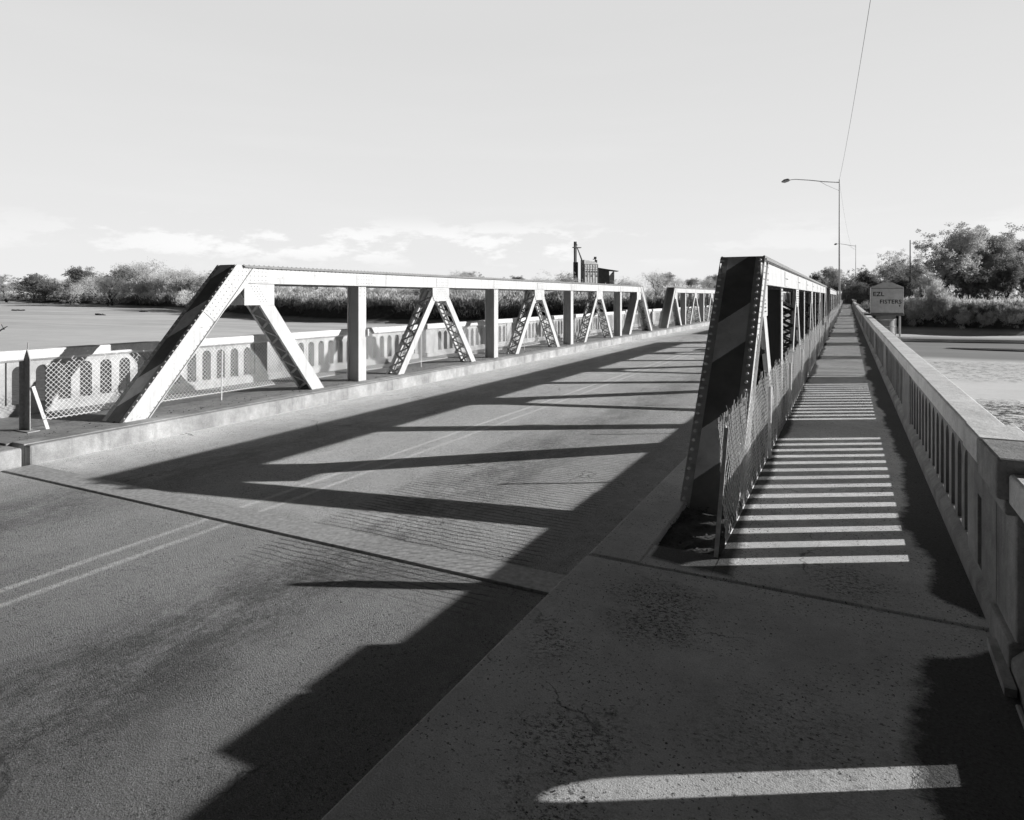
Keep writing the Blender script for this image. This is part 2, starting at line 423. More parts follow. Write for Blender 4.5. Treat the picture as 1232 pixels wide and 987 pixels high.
# ------------------------------------------------------------------ road, kerbs, walks
def strip(x0, x1, ya, yb, z, mat, name, thick=None, seg=3.0):
    mb = MB(); n = max(1, int((yb-ya)/seg)); vs = []; fs = []
    ln = [ya + (yb-ya)*i/n for i in range(n+1)]
    for y in ln: vs += [(x0, y, z+lift(y)), (x1, y, z+lift(y))]
    fs = [(2*i, 2*i+1, 2*i+3, 2*i+2) for i in range(n)]
    if thick:
        b = len(vs)
        for y in ln: vs += [(x0, y, z-thick+lift(y)), (x1, y, z-thick+lift(y))]
        fs += [(b+2*i+2, b+2*i+3, b+2*i+1, b+2*i) for i in range(n)]
        fs += [(2*i+2, b+2*i+2, b+2*i, 2*i) for i in range(n)] + [(2*i+1, b+2*i+1, b+2*i+3, 2*i+3) for i in range(n)]
        fs += [(0, b, b+1, 1), (2*n+1, b+2*n+1, b+2*n, 2*n)]
    mb.add(vs, fs); o = mb.build(name, mat); tag(o, kind='structure'); return o
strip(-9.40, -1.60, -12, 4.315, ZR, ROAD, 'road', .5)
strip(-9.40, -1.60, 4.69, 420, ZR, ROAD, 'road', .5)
XK = -1.71
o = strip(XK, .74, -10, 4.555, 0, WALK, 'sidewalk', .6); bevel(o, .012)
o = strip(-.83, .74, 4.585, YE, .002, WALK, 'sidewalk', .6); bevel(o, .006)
o = strip(XK, -1.32, 4.585, YE, 0, WALK, 'kerb', .6); bevel(o, .018)
o = strip(-1.32+.002, -.832, 4.585, 4.97, 0, WALK, 'kerb', .6)
# dirt-filled strip the near truss stands in: uneven heap of soil
def dirt_bed(x0, x1, ya, yb, zb, amp, mat, name, dy=.08):
    mb = MB(); nx = 8; ny = int((yb-ya)/dy); vs = []
    for j in range(ny+1):
        y = ya + (yb-ya)*j/ny
        for i in range(nx+1):
            x = x0 + (x1-x0)*i/nx
            vs.append((x, y, zb + lift(y) + amp*(noise.noise((x*6, y*6, 2))*.6 + noise.noise((x*17, y*17, 7))*.35)))
    fs = [(j*(nx+1)+i, j*(nx+1)+i+1, (j+1)*(nx+1)+i+1, (j+1)*(nx+1)+i) for j in range(ny) for i in range(nx)]
    mb.add(vs, fs); o = mb.build(name, mat, smooth=True); tag(o, kind='structure'); return o
dirt_bed(-1.335, -.815, 4.95, 38.0, -.035, .06, DIRT, 'dirt_strip')
dirt_bed(-1.335, -.815, 38.0, YE, -.035, .06, DIRT, 'dirt_strip', .8)
# far side
o = strip(-9.42, -9.29, 4.66, YE, -.004, CURB, 'kerb', .6); bevel(o, .025)
o = strip(-9.72, -9.43, 4.66, YE, 0, CURB, 'kerb', .6); bevel(o, .012)
o = strip(-9.62, -9.27, -10, 4.57, -.01, CURB, 'kerb', .6); bevel(o, .03)
o = strip(-11.84, -9.725, 4.60, YE, -.012, DIRT2, 'sidewalk', .6)
o = strip(-11.84, -9.625, -10, 4.57, -.03, DIRT2, 'sidewalk', .6)
# gutter joint cover: steel plate across the road with a dark open gap on the near side
mb = MB(); mb.box(-9.25, -1.73, 4.345, 4.675, ZR-.3, ZR+.012)
o = mb.build('expansion_joint_plate', PLATE); bevel(o, .004)
tag(o, 'long steel expansion joint plate set flush across the road at the start of the bridge', 'joint plate')
# loose grit: stuff
def scatter(name, n, fn, r0, r1, mat, label):
    mb = MB()
    for _ in range(n):
        x, y, z = fn(); r = random.uniform(r0, r1)*(random.random()**1.5*.8+.4)
        vs = []
        for k in range(6):
            d = [(1,0,0),(-1,0,0),(0,1,0),(0,-1,0),(0,0,1),(0,0,-1)][k]
            q = r*random.uniform(.6, 1.2)*(.6 if k > 3 else 1); vs.append((x+d[0]*q, y+d[1]*q, z+d[2]*q+r*.2))
        mb.add(vs, [(0,2,4),(2,1,4),(1,3,4),(3,0,4),(2,0,5),(1,2,5),(3,1,5),(0,3,5)])
    o = mb.build(name, mat); tag(o, label, 'gravel', kind='stuff'); return o
def f1():
    k = random.random()
    if k < .35:
        y = 2.0+random.random()**1.3*16; return (min(.7, .72-abs(random.gauss(0, .16))), y, .003)
    if k < .62:
        y = 5+random.random()*12; return (-.8+abs(random.gauss(0, .08)), y, .004)
    if k < .80:
        a, b = random.choice([(-1.05, 4.08), (-.98, 3.75), (-1.05, 2.6), (-.95, 2.2), (-1.1, 4.2)]); return (a+random.gauss(0, .16), b+random.gauss(0, .12), .002)
    return (random.uniform(-1.65, .6), random.uniform(1.8, 4.5), .002)
scatter('walkway_grit', 3200, f1, .002, .0065, STONE, 'dark grit and pebbles scattered over the near concrete walkway')
def f2(): return (random.uniform(-1.32, -.84), 4.98+random.random()**1.4*9, -.02)
scatter('dirt_clods', 700, f2, .006, .02, STONE, 'clods and stones lying in the dirt strip around the near truss')
def f3():
    y = 4.8+random.random()*22; return (-9.7-abs(random.gauss(0, .4)), y, -.008)
scatter('far_walkway_grit', 700, f3, .006, .02, STONE, 'stones and litter lying on the far walkway beside the truss')
def f4(): return (random.choice([random.uniform(-9.2, -1.75), -1.8-abs(random.gauss(0, .15))]), random.uniform(1.5, 8), ZR+.002)
scatter('road_grit', 1500, f4, .002, .007, STONE, 'fine loose grit on the asphalt near the steel joint')

# ------------------------------------------------------------------ concrete parapets
CONC_L = CONC; PI_ = .348; OW = .205
ZT = 1.03
def group_panel(mb, yc0, n, x0=.78, x1=.90, zb=.155, zt=.775, ztop=.875, zbase=.02):
    """n round-headed openings, first centred on yc0"""
    def quad(a, b, c, d): mb.add([a, b, c, d], [(0,1,2,3)])
    r = OW/2; zs = zt - r
    ya = yc0 - PI_/2
    for i in range(n):
        yc = yc0 + i*PI_; l = yc-PI_/2; rr = yc+PI_/2; ol = yc-r; orr = yc+r
        arc = [(yc - r*math.cos(math.pi*k/8), zs + r*math.sin(math.pi*k/8)) for k in range(9)]
        for (x, flip) in ((x0, False), (x1, True)):
            def q(p):
                p = [(x, y, z) for y, z in p]
                if flip: p = p[::-1]
                mb.add(p, [tuple(range(len(p)))])
            q([(l, ztop), (ol, ztop), (ol, zbase), (l, zbase)]); q([(orr, ztop), (rr, ztop), (rr, zbase), (orr, zbase)])
            q([(ol, zb), (orr, zb), (orr, zbase), (ol, zbase)])
            for (y1, z1), (y2, z2) in zip(arc, arc[1:]): q([(y1, ztop), (y2, ztop), (y2, z2), (y1, z1)])
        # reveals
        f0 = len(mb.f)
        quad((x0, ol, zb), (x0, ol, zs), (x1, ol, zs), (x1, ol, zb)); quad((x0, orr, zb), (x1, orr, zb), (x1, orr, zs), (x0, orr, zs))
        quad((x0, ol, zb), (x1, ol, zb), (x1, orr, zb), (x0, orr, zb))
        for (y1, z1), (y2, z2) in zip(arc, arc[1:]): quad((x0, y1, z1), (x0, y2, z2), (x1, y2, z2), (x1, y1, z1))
        if mb.mx is None: mb.rv.update(range(f0, len(mb.f))); mb.rm = REVEAL  # right-hand slots: recess shade put into the reveal colour
def cap_prof(xi=.715, xo=.955, zt=ZT):
    return [(xi, zt-.15), (xi+.055, zt-.19), (xo-.055, zt-.19), (xo, zt-.15), (xo, zt-.012), (xo-.012, zt), (xi+.012, zt), (xi, zt-.012)]
def base_prof(xi=.725, xo=.95):
    return [(xi, -.45), (xo, -.45), (xo, .10), (xo-.05, .158), (xi+.053, .158), (xi, .10)]
BAY = 6.13
def solid_block(mb, ya, yb, xi=.757, xo=.925):
    mb.prism([(xi, .02), (xo, .02), (xo, ZT-.185), (xi, ZT-.185)], ya, yb)
def make_span_parapet(mx, label, group):
    CONC = CONCR if mx is None else CONC_L  # right parapet uses a darker concrete copy with its shade in the colour
    root = empty('concrete_parapet', (0, Y0, 0), label, 'parapet', group)
    def mk(): return MB(mx)
    def put(mb, name, bv=.006):
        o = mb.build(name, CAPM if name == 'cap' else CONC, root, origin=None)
        if bv: bevel(o, bv, 1)
        return o
    # end block with a blind slot next to the joint; local y from 0
    b = mk(); solid_block(b, .0, .46); b.box(.757, .925, .0, .52, ZT-.186, .90); solid_block(b, .60, 1.0); b.box(.80, .925, .46, .60, .02, ZT-.185); b.box(.757, .925, .46, .60, .62, ZT-.185); b.box(.757, .925, .46, .60, .02, .16)
    b.box(.957, 1.13, .55, .80, -.45, ZT-.002)
    put(b, 'end_block', 0)
    b = mk(); b.prism(cap_prof(xi=.665, zt=1.088), .0, .52); put(b, 'cap')
    b = mk(); b.prism(cap_prof(zt=ZT+.006), .526, 1.02+BAY*.5); put(b, 'cap')
    b = mk(); b.prism(base_prof(), 0, 33.42); put(b, 'base')
    first = None; y = 1.02+BAY*.5
    for k in range(5):
        yc = 1.21 + k*BAY
        if first is None:
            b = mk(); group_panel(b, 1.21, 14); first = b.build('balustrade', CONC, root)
        else:
            c = first.copy(); C.objects.link(c); c.location = (0, k*BAY, 0); c.parent = root
        ya = yc + 13.5*PI_; yb = yc + BAY - PI_/2 if k < 4 else 33.42
        b = mk(); solid_block(b, ya+.02, yb-.02)
        b.box(.79, .89, ya-.01, yb+.01 if k < 4 else yb-.03, .03, ZT-.187)
        put(b, 'pilaster', .008)
        y2 = min(y + BAY, 33.42) if k < 4 else 33.42
        b = mk(); b.prism(cap_prof(zt=ZT+random.uniform(-.004, .006)), y+.006, y2-.002); put(b, 'cap'); y = y2
    return root
def plain(o):
    for ch in o.children:
        if ch.name.startswith('hazard_panel'):
            ch.material_slots[0].link = 'OBJECT'; ch.material_slots[0].material = PORTAL
        plain(ch)
def copy_span(root, k, label):
    c = copy_tree(root); plain(c); c.location = (0, Y0+SP*k, lift(Y0+SP*(k+.5))); c['label'] = label; return c
near = 'right-hand walkway'; far = 'far side of the road'
GP = 'concrete balustrade parapets of the bridge'
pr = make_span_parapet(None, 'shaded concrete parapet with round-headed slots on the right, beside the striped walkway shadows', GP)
pl = make_span_parapet(M, 'sunlit concrete parapet with round-headed slots behind the long silver truss on the left', GP)
for k in range(1, NSP):
    copy_span(pr, k, 'concrete parapet along the %s, %s section counted from the camera' % (near, ORD[k]))
    copy_span(pl, k, 'concrete parapet on the %s, %s section counted from the camera' % (far, ORD[k]))
# abutment parapets (start of the bridge, nearest the camera)
def abutment(mx, label):
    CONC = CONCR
    root = empty('abutment_parapet', (0, 0, 0), label, 'parapet')
    b = MB(mx)
    b.box(.75, .95, 4.06, 4.56, -.45, .90); b.box(.665, 1.17, 4.04, 4.57, .88, 1.09); b.box(.70, .96, 4.055, 4.565, .80, .878); b.box(.715, 1.15, 4.05, 4.565, -.45, .17)
    b.box(.961, 1.15, 4.07, 4.55, .172, .878)
    bevel(b.build('end_block', CONC, root), .018, 2)
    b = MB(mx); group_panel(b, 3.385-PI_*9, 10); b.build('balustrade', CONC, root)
    b = MB(mx); b.box(.79, .89, 3.385+PI_/2, 4.058, .0, .86); b.box(.79, .89, -4, 3.385-PI_*9.5, 0, .86); b.build('pilaster', CONC, root)
    b = MB(mx); b.prism(cap_prof(zt=1.02), -4, 4.035); bevel(b.build('cap', CAPM, root), .006, 1)
    b = MB(mx); b.prism(base_prof(), -4, 4.045); bevel(b.build('base', CONC, root), .01, 1)
    return root
ab = abutment(None, 'stepped block of concrete parapet at the right edge, nearest the camera')
# exposed rebar / broken mortar ridge at the parapet foot
mb = MB(); mb.tube([(.70, 3.75, .012), (.69, 3.3, .02), (.70, 2.9, .014)], .012, 6); mb.beam((.70, 4.35, .03), (.69, 3.85, .015), .05, .05)
tag(mb.build('broken_mortar', CURB), 'pale sliver of broken mortar at the foot of the right parapet block', 'debris')
# dark jagged crack line where walkway and parapet foot meet is open joint between the two parapet pieces

# ------------------------------------------------------------------ trusses
XA, XB = -1.355, -.905     # road-side and walkway-side faces of the near truss
PK = [3.95+3.19*k for k in range(9)]
CH0, CH1 = 2.07, 2.40
def make_truss(mx, label, group):
    WEB = DARK_WEB if mx is None else STEEL2  # near truss takes a much darker tone on webs and lacing
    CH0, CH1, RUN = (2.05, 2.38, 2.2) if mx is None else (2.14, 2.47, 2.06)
    root = empty('pony_truss', (0, Y0, 0), label, 'bridge truss', group)
    xm = (XA+XB)/2
    def mk(): return MB(mx)
    L = 33.42
    # ---- top chord
    b = mk()
    y0, y1 = PK[0]-.16, PK[-1]+.16
    b.box(XA, XA+.02, y0, y1, CH0, CH1-.018); b.box(XB-.02, XB, y0, y1, CH0, CH1-.018)
    cv = mk(); cv.box(XA-.03, XB+.03, y0-.02, y1+.02, CH1-.016, CH1)
    for xa, xb in ((XA-.045, XA-.002), (XB+.002, XB+.045)):               # top and bottom angles
        cv.box(xa, xb, y0, y1, CH1-.042, CH1-.018)
    b.box(XA+.021, XA+.09, y0, y1, CH0, CH0+.012); b.box(XB-.09, XB-.021, y0, y1, CH0, CH0+.012)
    y = y0
    while y < y1:                                                         # rivets along the cover plate and webs
        for x in (XA-.018, XB+.018): cv.rivet((x, y, CH1), (0, 0, 1), .017, .016); cv.rivet((x, y, CH1-.042), (0, 0, -1), .017, .016)
        for x, n in ((XA-.0, -1), (XB, 1)):
            b.rivet((x, y, CH1-.055), (n, 0, 0), .011, .008)
        y += .115
    for i, p in enumerate(PK):                                            # splice plates with rivet grids
        w = .42 if i in (0, 8) else .26
        for x, n in ((XA, -1), (XB, 1)):
            xs_ = sorted((x, x+n*.008)); b.box(xs_[0], xs_[1], p-w, p+w, CH0+.02, CH1-.08)
            ry = -w+.05
            while ry < w-.02:
                for rz in ((CH0+.06, CH0+.14, CH0+.22) if n < 0 or i == 0 else (CH0+.14,)): b.rivet((x+n*.008, p+ry, rz), (n, 0, 0), .011, .008)
                ry += .09
    b.build('top_chord', STEEL, root); cv.build('cover_plate', COVER, root)
    # ---- chord lacing underneath
    b = mk(); y = y0+.3; s_ = 1
    while y < y1-.4:
        b.beam((XA+.06, y, CH0-.006), (XB-.06, y+.3, CH0-.006), .05, .008, (0, 0, 1)) if s_ > 0 else b.beam((XB-.06, y, CH0-.014), (XA+.06, y+.3, CH0-.014), .05, .008, (0, 0, 1))
        s_ = -s_; y += .3
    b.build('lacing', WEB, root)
    # ---- end posts
    for e in (0, 1):
        def P(y, z): return y if e == 0 else L-y
        ang = math.atan2(CH1, RUN); d = Vector((0, math.cos(ang), math.sin(ang))); nrm = Vector((0, -math.sin(ang), math.cos(ang)))
        base = Vector((0, 1.55-.5*RUN/CH1, -.5))
        Ls = (CH1+.5)/math.sin(ang)
        def pt(x, s, h):
            q = base + d*s + nrm*h; return Vector((x, q.y if e == 0 else L-q.y, q.z))
        def slab(bb, xa, xb, s0, s1, h0, h1, topcut=True):
            # box in slope space, upper end cut flush with the chord top
            vs = []
            for (s, top) in ((s0, 0), (s1, 1)):
                for (x, h) in ((xa, h0), (xb, h0), (xb, h1), (xa, h1)):
                    ss = s
                    if top and topcut:
                        # z = base.z + d.z*ss + nrm.z*h <= CH1
                        ss = (CH1+.004 - base.z - nrm.z*h)/d.z
                        ss = min(ss, s1+.25)
                    vs.append(pt(x, ss, h))
            fs = [(0,1,2,3),(7,6,5,4),(0,4,5,1),(1,5,6,2),(2,6,7,3),(3,7,4,0)]
            if e == 1: fs = [f[::-1] for f in fs]
            bb.add(vs, [f[::-1] for f in fs])
        b = mk()
        slab(b, XA, XA+.02, 0, Ls, -.33, -.015); slab(b, XB-.02, XB, 0, Ls, -.33, -.015)
        slab(b, XA-.03, XA-.001, 0, Ls, -.33, -.318); slab(b, XB+.001, XB+.03, 0, Ls, -.33, -.318)
        slab(b, XA+.022, XA+.1, 0, Ls-.3, -.33, -.318); slab(b, XB-.1, XB-.022, 0, Ls-.3, -.33, -.318)
        slab(b, XA+.021, XB-.021, Ls-.75, Ls-.3, -.325, -.315)
        s = .6
        while s < Ls-.05:
            for x, n in ((XA, -1), (XB, 1)):
                b.rivet(pt(x, s, -.30), (n, 0, 0), .012, .009)
                if s > Ls-.95:
                    b.rivet(pt(x, s, -.12), (n, 0, 0), .011, .009); b.rivet(pt(x, s+.05, -.2), (n, 0, 0), .011, .009)
            s += .1
        for x, n in ((XA, -1), (XB, 1)):                                  # plate that ties the post to the chord
            x0_, x1_ = (x-.009, x-.001) if n < 0 else (x+.001, x+.009)
            A = [pt(x, Ls-1.05, -.03), pt(x, Ls-1.05, -.31)]
            zt_ = CH1-.045; yq_ = pt(x, (zt_-base.z+nrm.z*.03)/d.z, -.03).y
            poly = [(A[0].y, A[0].z), (A[1].y, A[1].z), (P(PK[0]-.05, 0), CH0+.01), (P(PK[0]+.12, 0), CH0+.01), (P(PK[0]+.12, 0), zt_), (yq_, zt_)]
            vs = [(x0_, a, c) for a, c in poly] + [(x1_, a, c) for a, c in poly]
            b.add(vs, [(5,4,3,2,1,0),(6,7,8,9,10,11)] + [(k, (k+1)%6, (k+1)%6+6, k+6) for k in range(6)])
            xf = x0_ if n < 0 else x1_
            for s in range(9):
                for h in (-.07, -.16, -.26): b.rivet(pt(xf, Ls-1.0+s*.085, h), (n, 0, 0), .012, .009)
        o = b.build('end_post', STEEL, root)
        b = mk()                                                          # edge strips with their rivet rows
        slab(b, XA-.032, XA+.06, 0, Ls, -.014, 0); slab(b, XB-.075, XB+.032, 0, Ls, -.014, 0)
        s = .5; nv = Vector((0, nrm.y if e == 0 else -nrm.y, nrm.z))
        while s < Ls:
            b.rivet(pt(XA+.0, s, 0), nv, .019, .016); b.rivet(pt(XB-.02, s, 0), nv, .02, .017)
            s += .105
        b.rm = RIVET_L
        f = b.build('flange_strip', FLANGE, o)
        b = mk(); slab(b, XA+.062, XB-.077, 0, Ls, -.012, .004)
        hz = b.build('hazard_panel', HAZ, o, origin=(XA if mx is None else mx-XB, 0, 0))
        b = mk(); s = .5; sg = 1                                          # underside lacing
        while s < Ls-.9:
            p0 = pt(XA+.05, s, -.335); p1 = pt(XB-.05, s+.26, -.335)
            if sg < 0: p0 = pt(XB-.05, s, -.343); p1 = pt(XA+.05, s+.26, -.343)
            b.beam(p0, p1, .05, .007, nv.cross(p1-p0)); s += .26; sg = -sg
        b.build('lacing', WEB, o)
    # ---- verticals
    for i in range(1, 9, 2):
        p = PK[i]; b = mk()
        xa, xb = XA+.06, XB-.06
        b.box(xa, xa+.018, p-.13, p+.13, -.5, CH0+.2); b.box(xb-.018, xb, p-.13, p+.13, -.5, CH0+.2)
        wb = mk(); wb.box(xa+.0185, xb-.0185, p-.012, p+.012, -.5, CH0+.15); wb.box(xa+.02, xb-.02, p-.09, p-.078, -.5, CH0+.0)
        for z in (CH0-.06, CH0-.14, CH0-.22):
            for dy in (-.08, .08):
                b.rivet((xa, p+dy, z), (-1, 0, 0), .012); b.rivet((xb, p+dy, z), (1, 0, 0), .012)
        if i == 1: b.box(XA+.005, XA+.058, p+.132, p+.17, 1.0, 1.16)
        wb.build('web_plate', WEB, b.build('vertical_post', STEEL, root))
    # ---- diagonals and gussets
    slope = Vector((0, 3.19, -4.14)).normalized()
    for i in range(0, 9, 2):
        p = PK[i]
        for sgn in (-1, 1):
            if (i == 0 and sgn < 0) or (i == 8 and sgn > 0): continue
            heavy = i in (0, 8)
            w = .27 if heavy else .19
            d = Vector((0, sgn*slope.y, slope.z)); n = Vector((0, slope.z*-1*sgn, slope.y)).normalized()
            n = Vector((0, -d.z, d.y)) if sgn > 0 else Vector((0, d.z, -d.y))
            p0 = Vector((0, p+sgn*.0, CH0+.14)) + d*.22; p1 = p0 + d*2.95
            b = mk(); xa, xb = XA+.035, XB-.035
            for x in (xa+.008, xb-.008):
                b.beam(Vector((x, 0, 0))+p0, Vector((x, 0, 0))+p1, .016, w, (1, 0, 0))
            for x in (xa+.035, xb-.035):
                for s in (-1, 1):
                    off = n*(s*(w/2-.006)); b.beam(Vector((x, 0, 0))+p0+off, Vector((x, 0, 0))+p1+off, .05, .012, (1, 0, 0))
            o = b.build('diagonal', STEEL, root)
            b = mk()
            for s in (-1, 1):
                off = n*(s*(w/2+.005)); q = .35; k = 1
                if heavy and s > 0:
                    b.beam(Vector((xm, 0, 0))+p0+off, Vector((xm, 0, 0))+p1+off, xb-xa-.02, .01, (1, 0, 0)); continue
                while q < 2.9:
                    a = p0+d*q+off; c = p0+d*(q+.2)+off
                    xa2, xb2 = (xa+.03, xb-.03) if k > 0 else (xb-.03, xa+.03)
                    b.beam(a+Vector((xa2, 0, 0)), c+Vector((xb2, 0, 0)), .045, .009, (1, 0, 0)); q += .2; k = -k
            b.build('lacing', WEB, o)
        if i == 0: ya, yb = p-.12, p+.58
        elif i == 8: ya, yb = p-.58, p+.12
        else: ya, yb = p-.40, p+.40
        for x, n_ in ((XA+.022, -1), (XB-.034, 1)):
            b = mk()
            cut = .0 if i in (0, 8) else .09
            z0 = CH0-.40 if i in (0, 8) else CH0-.36
            pts = [(ya+cut, z0), (yb-cut, z0), (yb, z0+cut*1.5), (yb, CH0+.10), (ya, CH0+.10), (ya, z0+cut*1.5)]
            vs = [(x, a, c) for a, c in pts] + [(x+.012, a, c) for a, c in pts]
            b.add(vs, [(5,4,3,2,1,0),(6,7,8,9,10,11)] + [(k, (k+1)%6, (k+1)%6+6, k+6) for k in range(6)])
            xf = x if n_ < 0 else x+.012
            for sgn in (-1, 1):
                if (i == 0 and sgn < 0) or (i == 8 and sgn > 0): continue
                for r_ in range(7):
                    for c_ in (-1, 0, 1):
                        q = Vector((xf, p+sgn*(.11+r_*.036), CH0-.05-r_*.048)) + Vector((0, sgn*c_*.075, c_*.0))
                        if ya+.02 < q.y < yb-.02: b.rivet(q, (n_, 0, 0), .011, .009)
            b.build('gusset_plate', STEEL, root)
    return root
GT = 'riveted steel pony trusses of the bridge'
tr = make_truss(None, 'near riveted truss by the walkway, its dark sloping end post painted with pale diagonal bands', GT)
tl = make_truss(M, 'long sunlit silver truss left of the road, first of its row from the camera', GT)
for k in range(1, NSP):
    copy_span(tr, k, 'silver truss in line behind the banded one by the walkway, %s from the camera' % ORD[k])
    copy_span(tl, k, 'silver riveted truss along the left side of the road, %s from the camera' % ORD[k])

# ------------------------------------------------------------------ chain-link fences
def make_fence(mx, xf, ya, yb, z0, h, label, seed, lean=.05):
    root = empty('chain_link_fence', (0, Y0, 0), label, 'fence', 'chain link fences beside the trusses')
    rnd = random.Random(seed)
    def warp(y, z):
        t = (z-z0)/h
        bulge = noise.noise((y*1.1, z*1.5, seed))*.035*t + noise.noise((y*4, z*4, seed+3))*.012
        sag = noise.noise((y*.7, seed, 1))*.07*t + noise.noise((y*3, seed, 4))*.02*t
        return Vector((xf + bulge - lean*t*.5, y, z + sag))
    b = MB(mx); w = .036 if mx else .042; dz = w; y = ya; n = int(h/dz); k = 0; r = .0036 if mx else .0031
    fs = []
    while y < yb:
        nn = n + rnd.choice((-1, 0, 0, 0, 1, 1, 2))
        pts = [warp(y + (w if (j+k) % 2 else 0) - .0, z0 + j*dz) for j in range(nn+1)]
        # triangular wire
        vs = []; off = (Vector((r, 0, 0)), Vector((-r*.6, r, 0)), Vector((-r*.6, -r, 0)))
        for p in pts:
            for o_ in off: vs.append(p+o_)
        fs = []
        for j in range(nn):
            for c in range(3): fs.append((j*3+c, j*3+(c+1) % 3, j*3+3+(c+1) % 3, j*3+3+c))
        b.add(vs, fs); y += w; k += 1
    b.build('mesh', GALV, root)
    y = ya+(3.0 if mx else 3.0); i = 0
    while y < yb:
        b = MB(mx); ln = rnd.uniform(-.02, .03)
        b.tube([(xf+.028, y, -.25), (xf+.028+ln, y+rnd.uniform(-.02, .02), z0+h-.06)], .014 if mx else .020, 8)
        b.build('fence_post', POST, root); y += 6.38 if mx else 3.05; i += 1
    b = MB(mx)
    b.tube([warp(ya + (yb-ya)*q/60, z0+.02) for q in range(61)], .005, 4)
    b.build('tension_wire', GALV, root)
    return root
fr = make_fence(None, -.84, .62, 32.4, -.02, .93, 'sagging chain link fence between the near truss and the striped shadows of the walkway', 3, .1)
fl = make_fence(M, -.84, .75, 32.4, .12, .86, 'chain link fence along the far walkway behind the long sunlit truss', 8, .03)
# bent end bar of the near fence
b = MB()
for xo_ in (-.004, .004): pass
vs = [(-.868, .33, -.05), (-.868, .45, -.05), (-.848, .72, .74), (-.842, .69, .90), (-.842, .66, .90)]
b.add(vs + [(x+.008, y, z) for x, y, z in vs], [(0,1,2,3,4),(9,8,7,6,5),(0,5,6,1),(1,6,7,2),(2,7,8,3),(3,8,9,4),(4,9,5,0)])
b.beam((-.855, .32, -.05), (-.828, .65, .89), .030, .008, (1, 0, 0))
b.build('end_bar', POST, fr)
# far fence end stanchion: angle iron, brace, footing, curled mesh tip
b = MB(); x = -10.42; y = 5.2-Y0
b.box(x-.08, x+.08, y-.012, y, -.05, 1.0); b.box(x-.08, x-.066, y-.07, y-.012, -.05, .98)
b.add([(x-.08, y-.012, 1.0), (x+.08, y-.012, 1.0), (x, y-.012, 1.15), (x-.08, y, 1.0), (x+.08, y, 1.0), (x, y, 1.15)], [(0,1,2),(5,4,3),(0,2,5,3),(1,4,5,2)])
b.tube([(x, y, 1.1), (x-.01, y+.01, 1.2), (x-.03, y+.02, 1.24)], .008, 6)
b.box(x-.16, x+.2, y-.10, y+.06, -.06, .0)
b.build('stanchion', m_plain('stanchion_steel', .42, .6, .3, 20), fl)
b = MB(); b.beam((x+.10, y+.02, .62), (x+.13, y+.20, -.02), .012, .045, (1, 0, 0)); b.build('brace', POST, fl)
for k in range(1, NSP):
    for src, s in ((fr, 'by the right-hand walkway'), (fl, 'on the left side of the road')):
        c = src.copy(); C.objects.link(c); c.location = (0, Y0+SP*k, lift(Y0+SP*(k+.5)))
        c['label'] = 'chain link fence %s, %s stretch counted from the camera' % (s, ORD[k])
        for ch in src.children:
            if ch.name.split('.')[0] in ('stanchion', 'brace', 'end_bar'): continue
            if ch.name.startswith('mesh') and k > 2: pass
            d = ch.copy(); C.objects.link(d); d.parent = c

# ------------------------------------------------------------------ street lamps and cable
def street_lamp(x, y, z, H, A, label):
    root = empty('street_lamp', (x, y, z), label, 'street lamp', 'tall davit street lamps')
    b = MB(); b.tube([(0, 0, 0), (0, 0, H*.5), (0, 0, H)], [.12, .085, .05], 10); b.tube([(0, 0, 0), (0, 0, .5)], .2, 10); b.build('pole', LAMPM, root, smooth=True)
    b = MB()
    pts = [(0, 0, H-.35), (-A*.25, 0, H-.15), (-A*.5, 0, H+.15), (-A*.75, 0, H+.38), (-A*.86, 0, H+.36)]
    b.tube(pts, [.06, .055, .05, .045, .04], 8)
    b.tube([(0, 0, H-1.3), (-A*.22, 0, H-.55), (-A*.32, 0, H-.12)], .02, 6)
    b.build('arm', LAMPM, root, smooth=True)
    b = MB(); b.tube([(-A*.84, 0, H+.37), (-A*.88, 0, H+.36), (-A*.95, 0, H+.26), (-A*1.0, 0, H+.20)], [.08, .2, .22, .06], 10); b.build('lamp_head', m_plain('lamp_head_grey', .7, .4), root, smooth=True)
    return root
street_lamp(-.83, 84.6, lift(84), 15.3, 6.2, 'tall street lamp with a long curved arm rising over the right-hand truss')
street_lamp(1.9, 190, .6, 14.6, 5.0, 'small distant street lamp in front of the trees, right of the tall one')
mb = MB(); pts = []
P0 = Vector((-.83, 84.6, 15.4)); P1 = Vector((2.3, -10, 17.0))
for i in range(41):
    t = i/40; p = P0.lerp(P1, t); p.z -= 4*1.5*t*(1-t)*1.0; pts.append(p)
mb.tube(pts, .012, 5); 
tag(mb.build('overhead_cable', WIRE), 'thin overhead cable from the tall street lamp up out of the picture', 'cable')
mb = MB(); pts = []
P0 = Vector((-.83, 84.6, 15.2)); P1 = Vector((1.9, 190, 15.0))
for i in range(21):
    t = i/20; p = P0.lerp(P1, t); p.z -= 4*3.5*t*(1-t); pts.append(p)
mb.tube(pts, .008, 4)
tag(mb.build('overhead_cable', WIRE), 'faint slack cable hanging between the tall and the distant street lamp', 'cable')

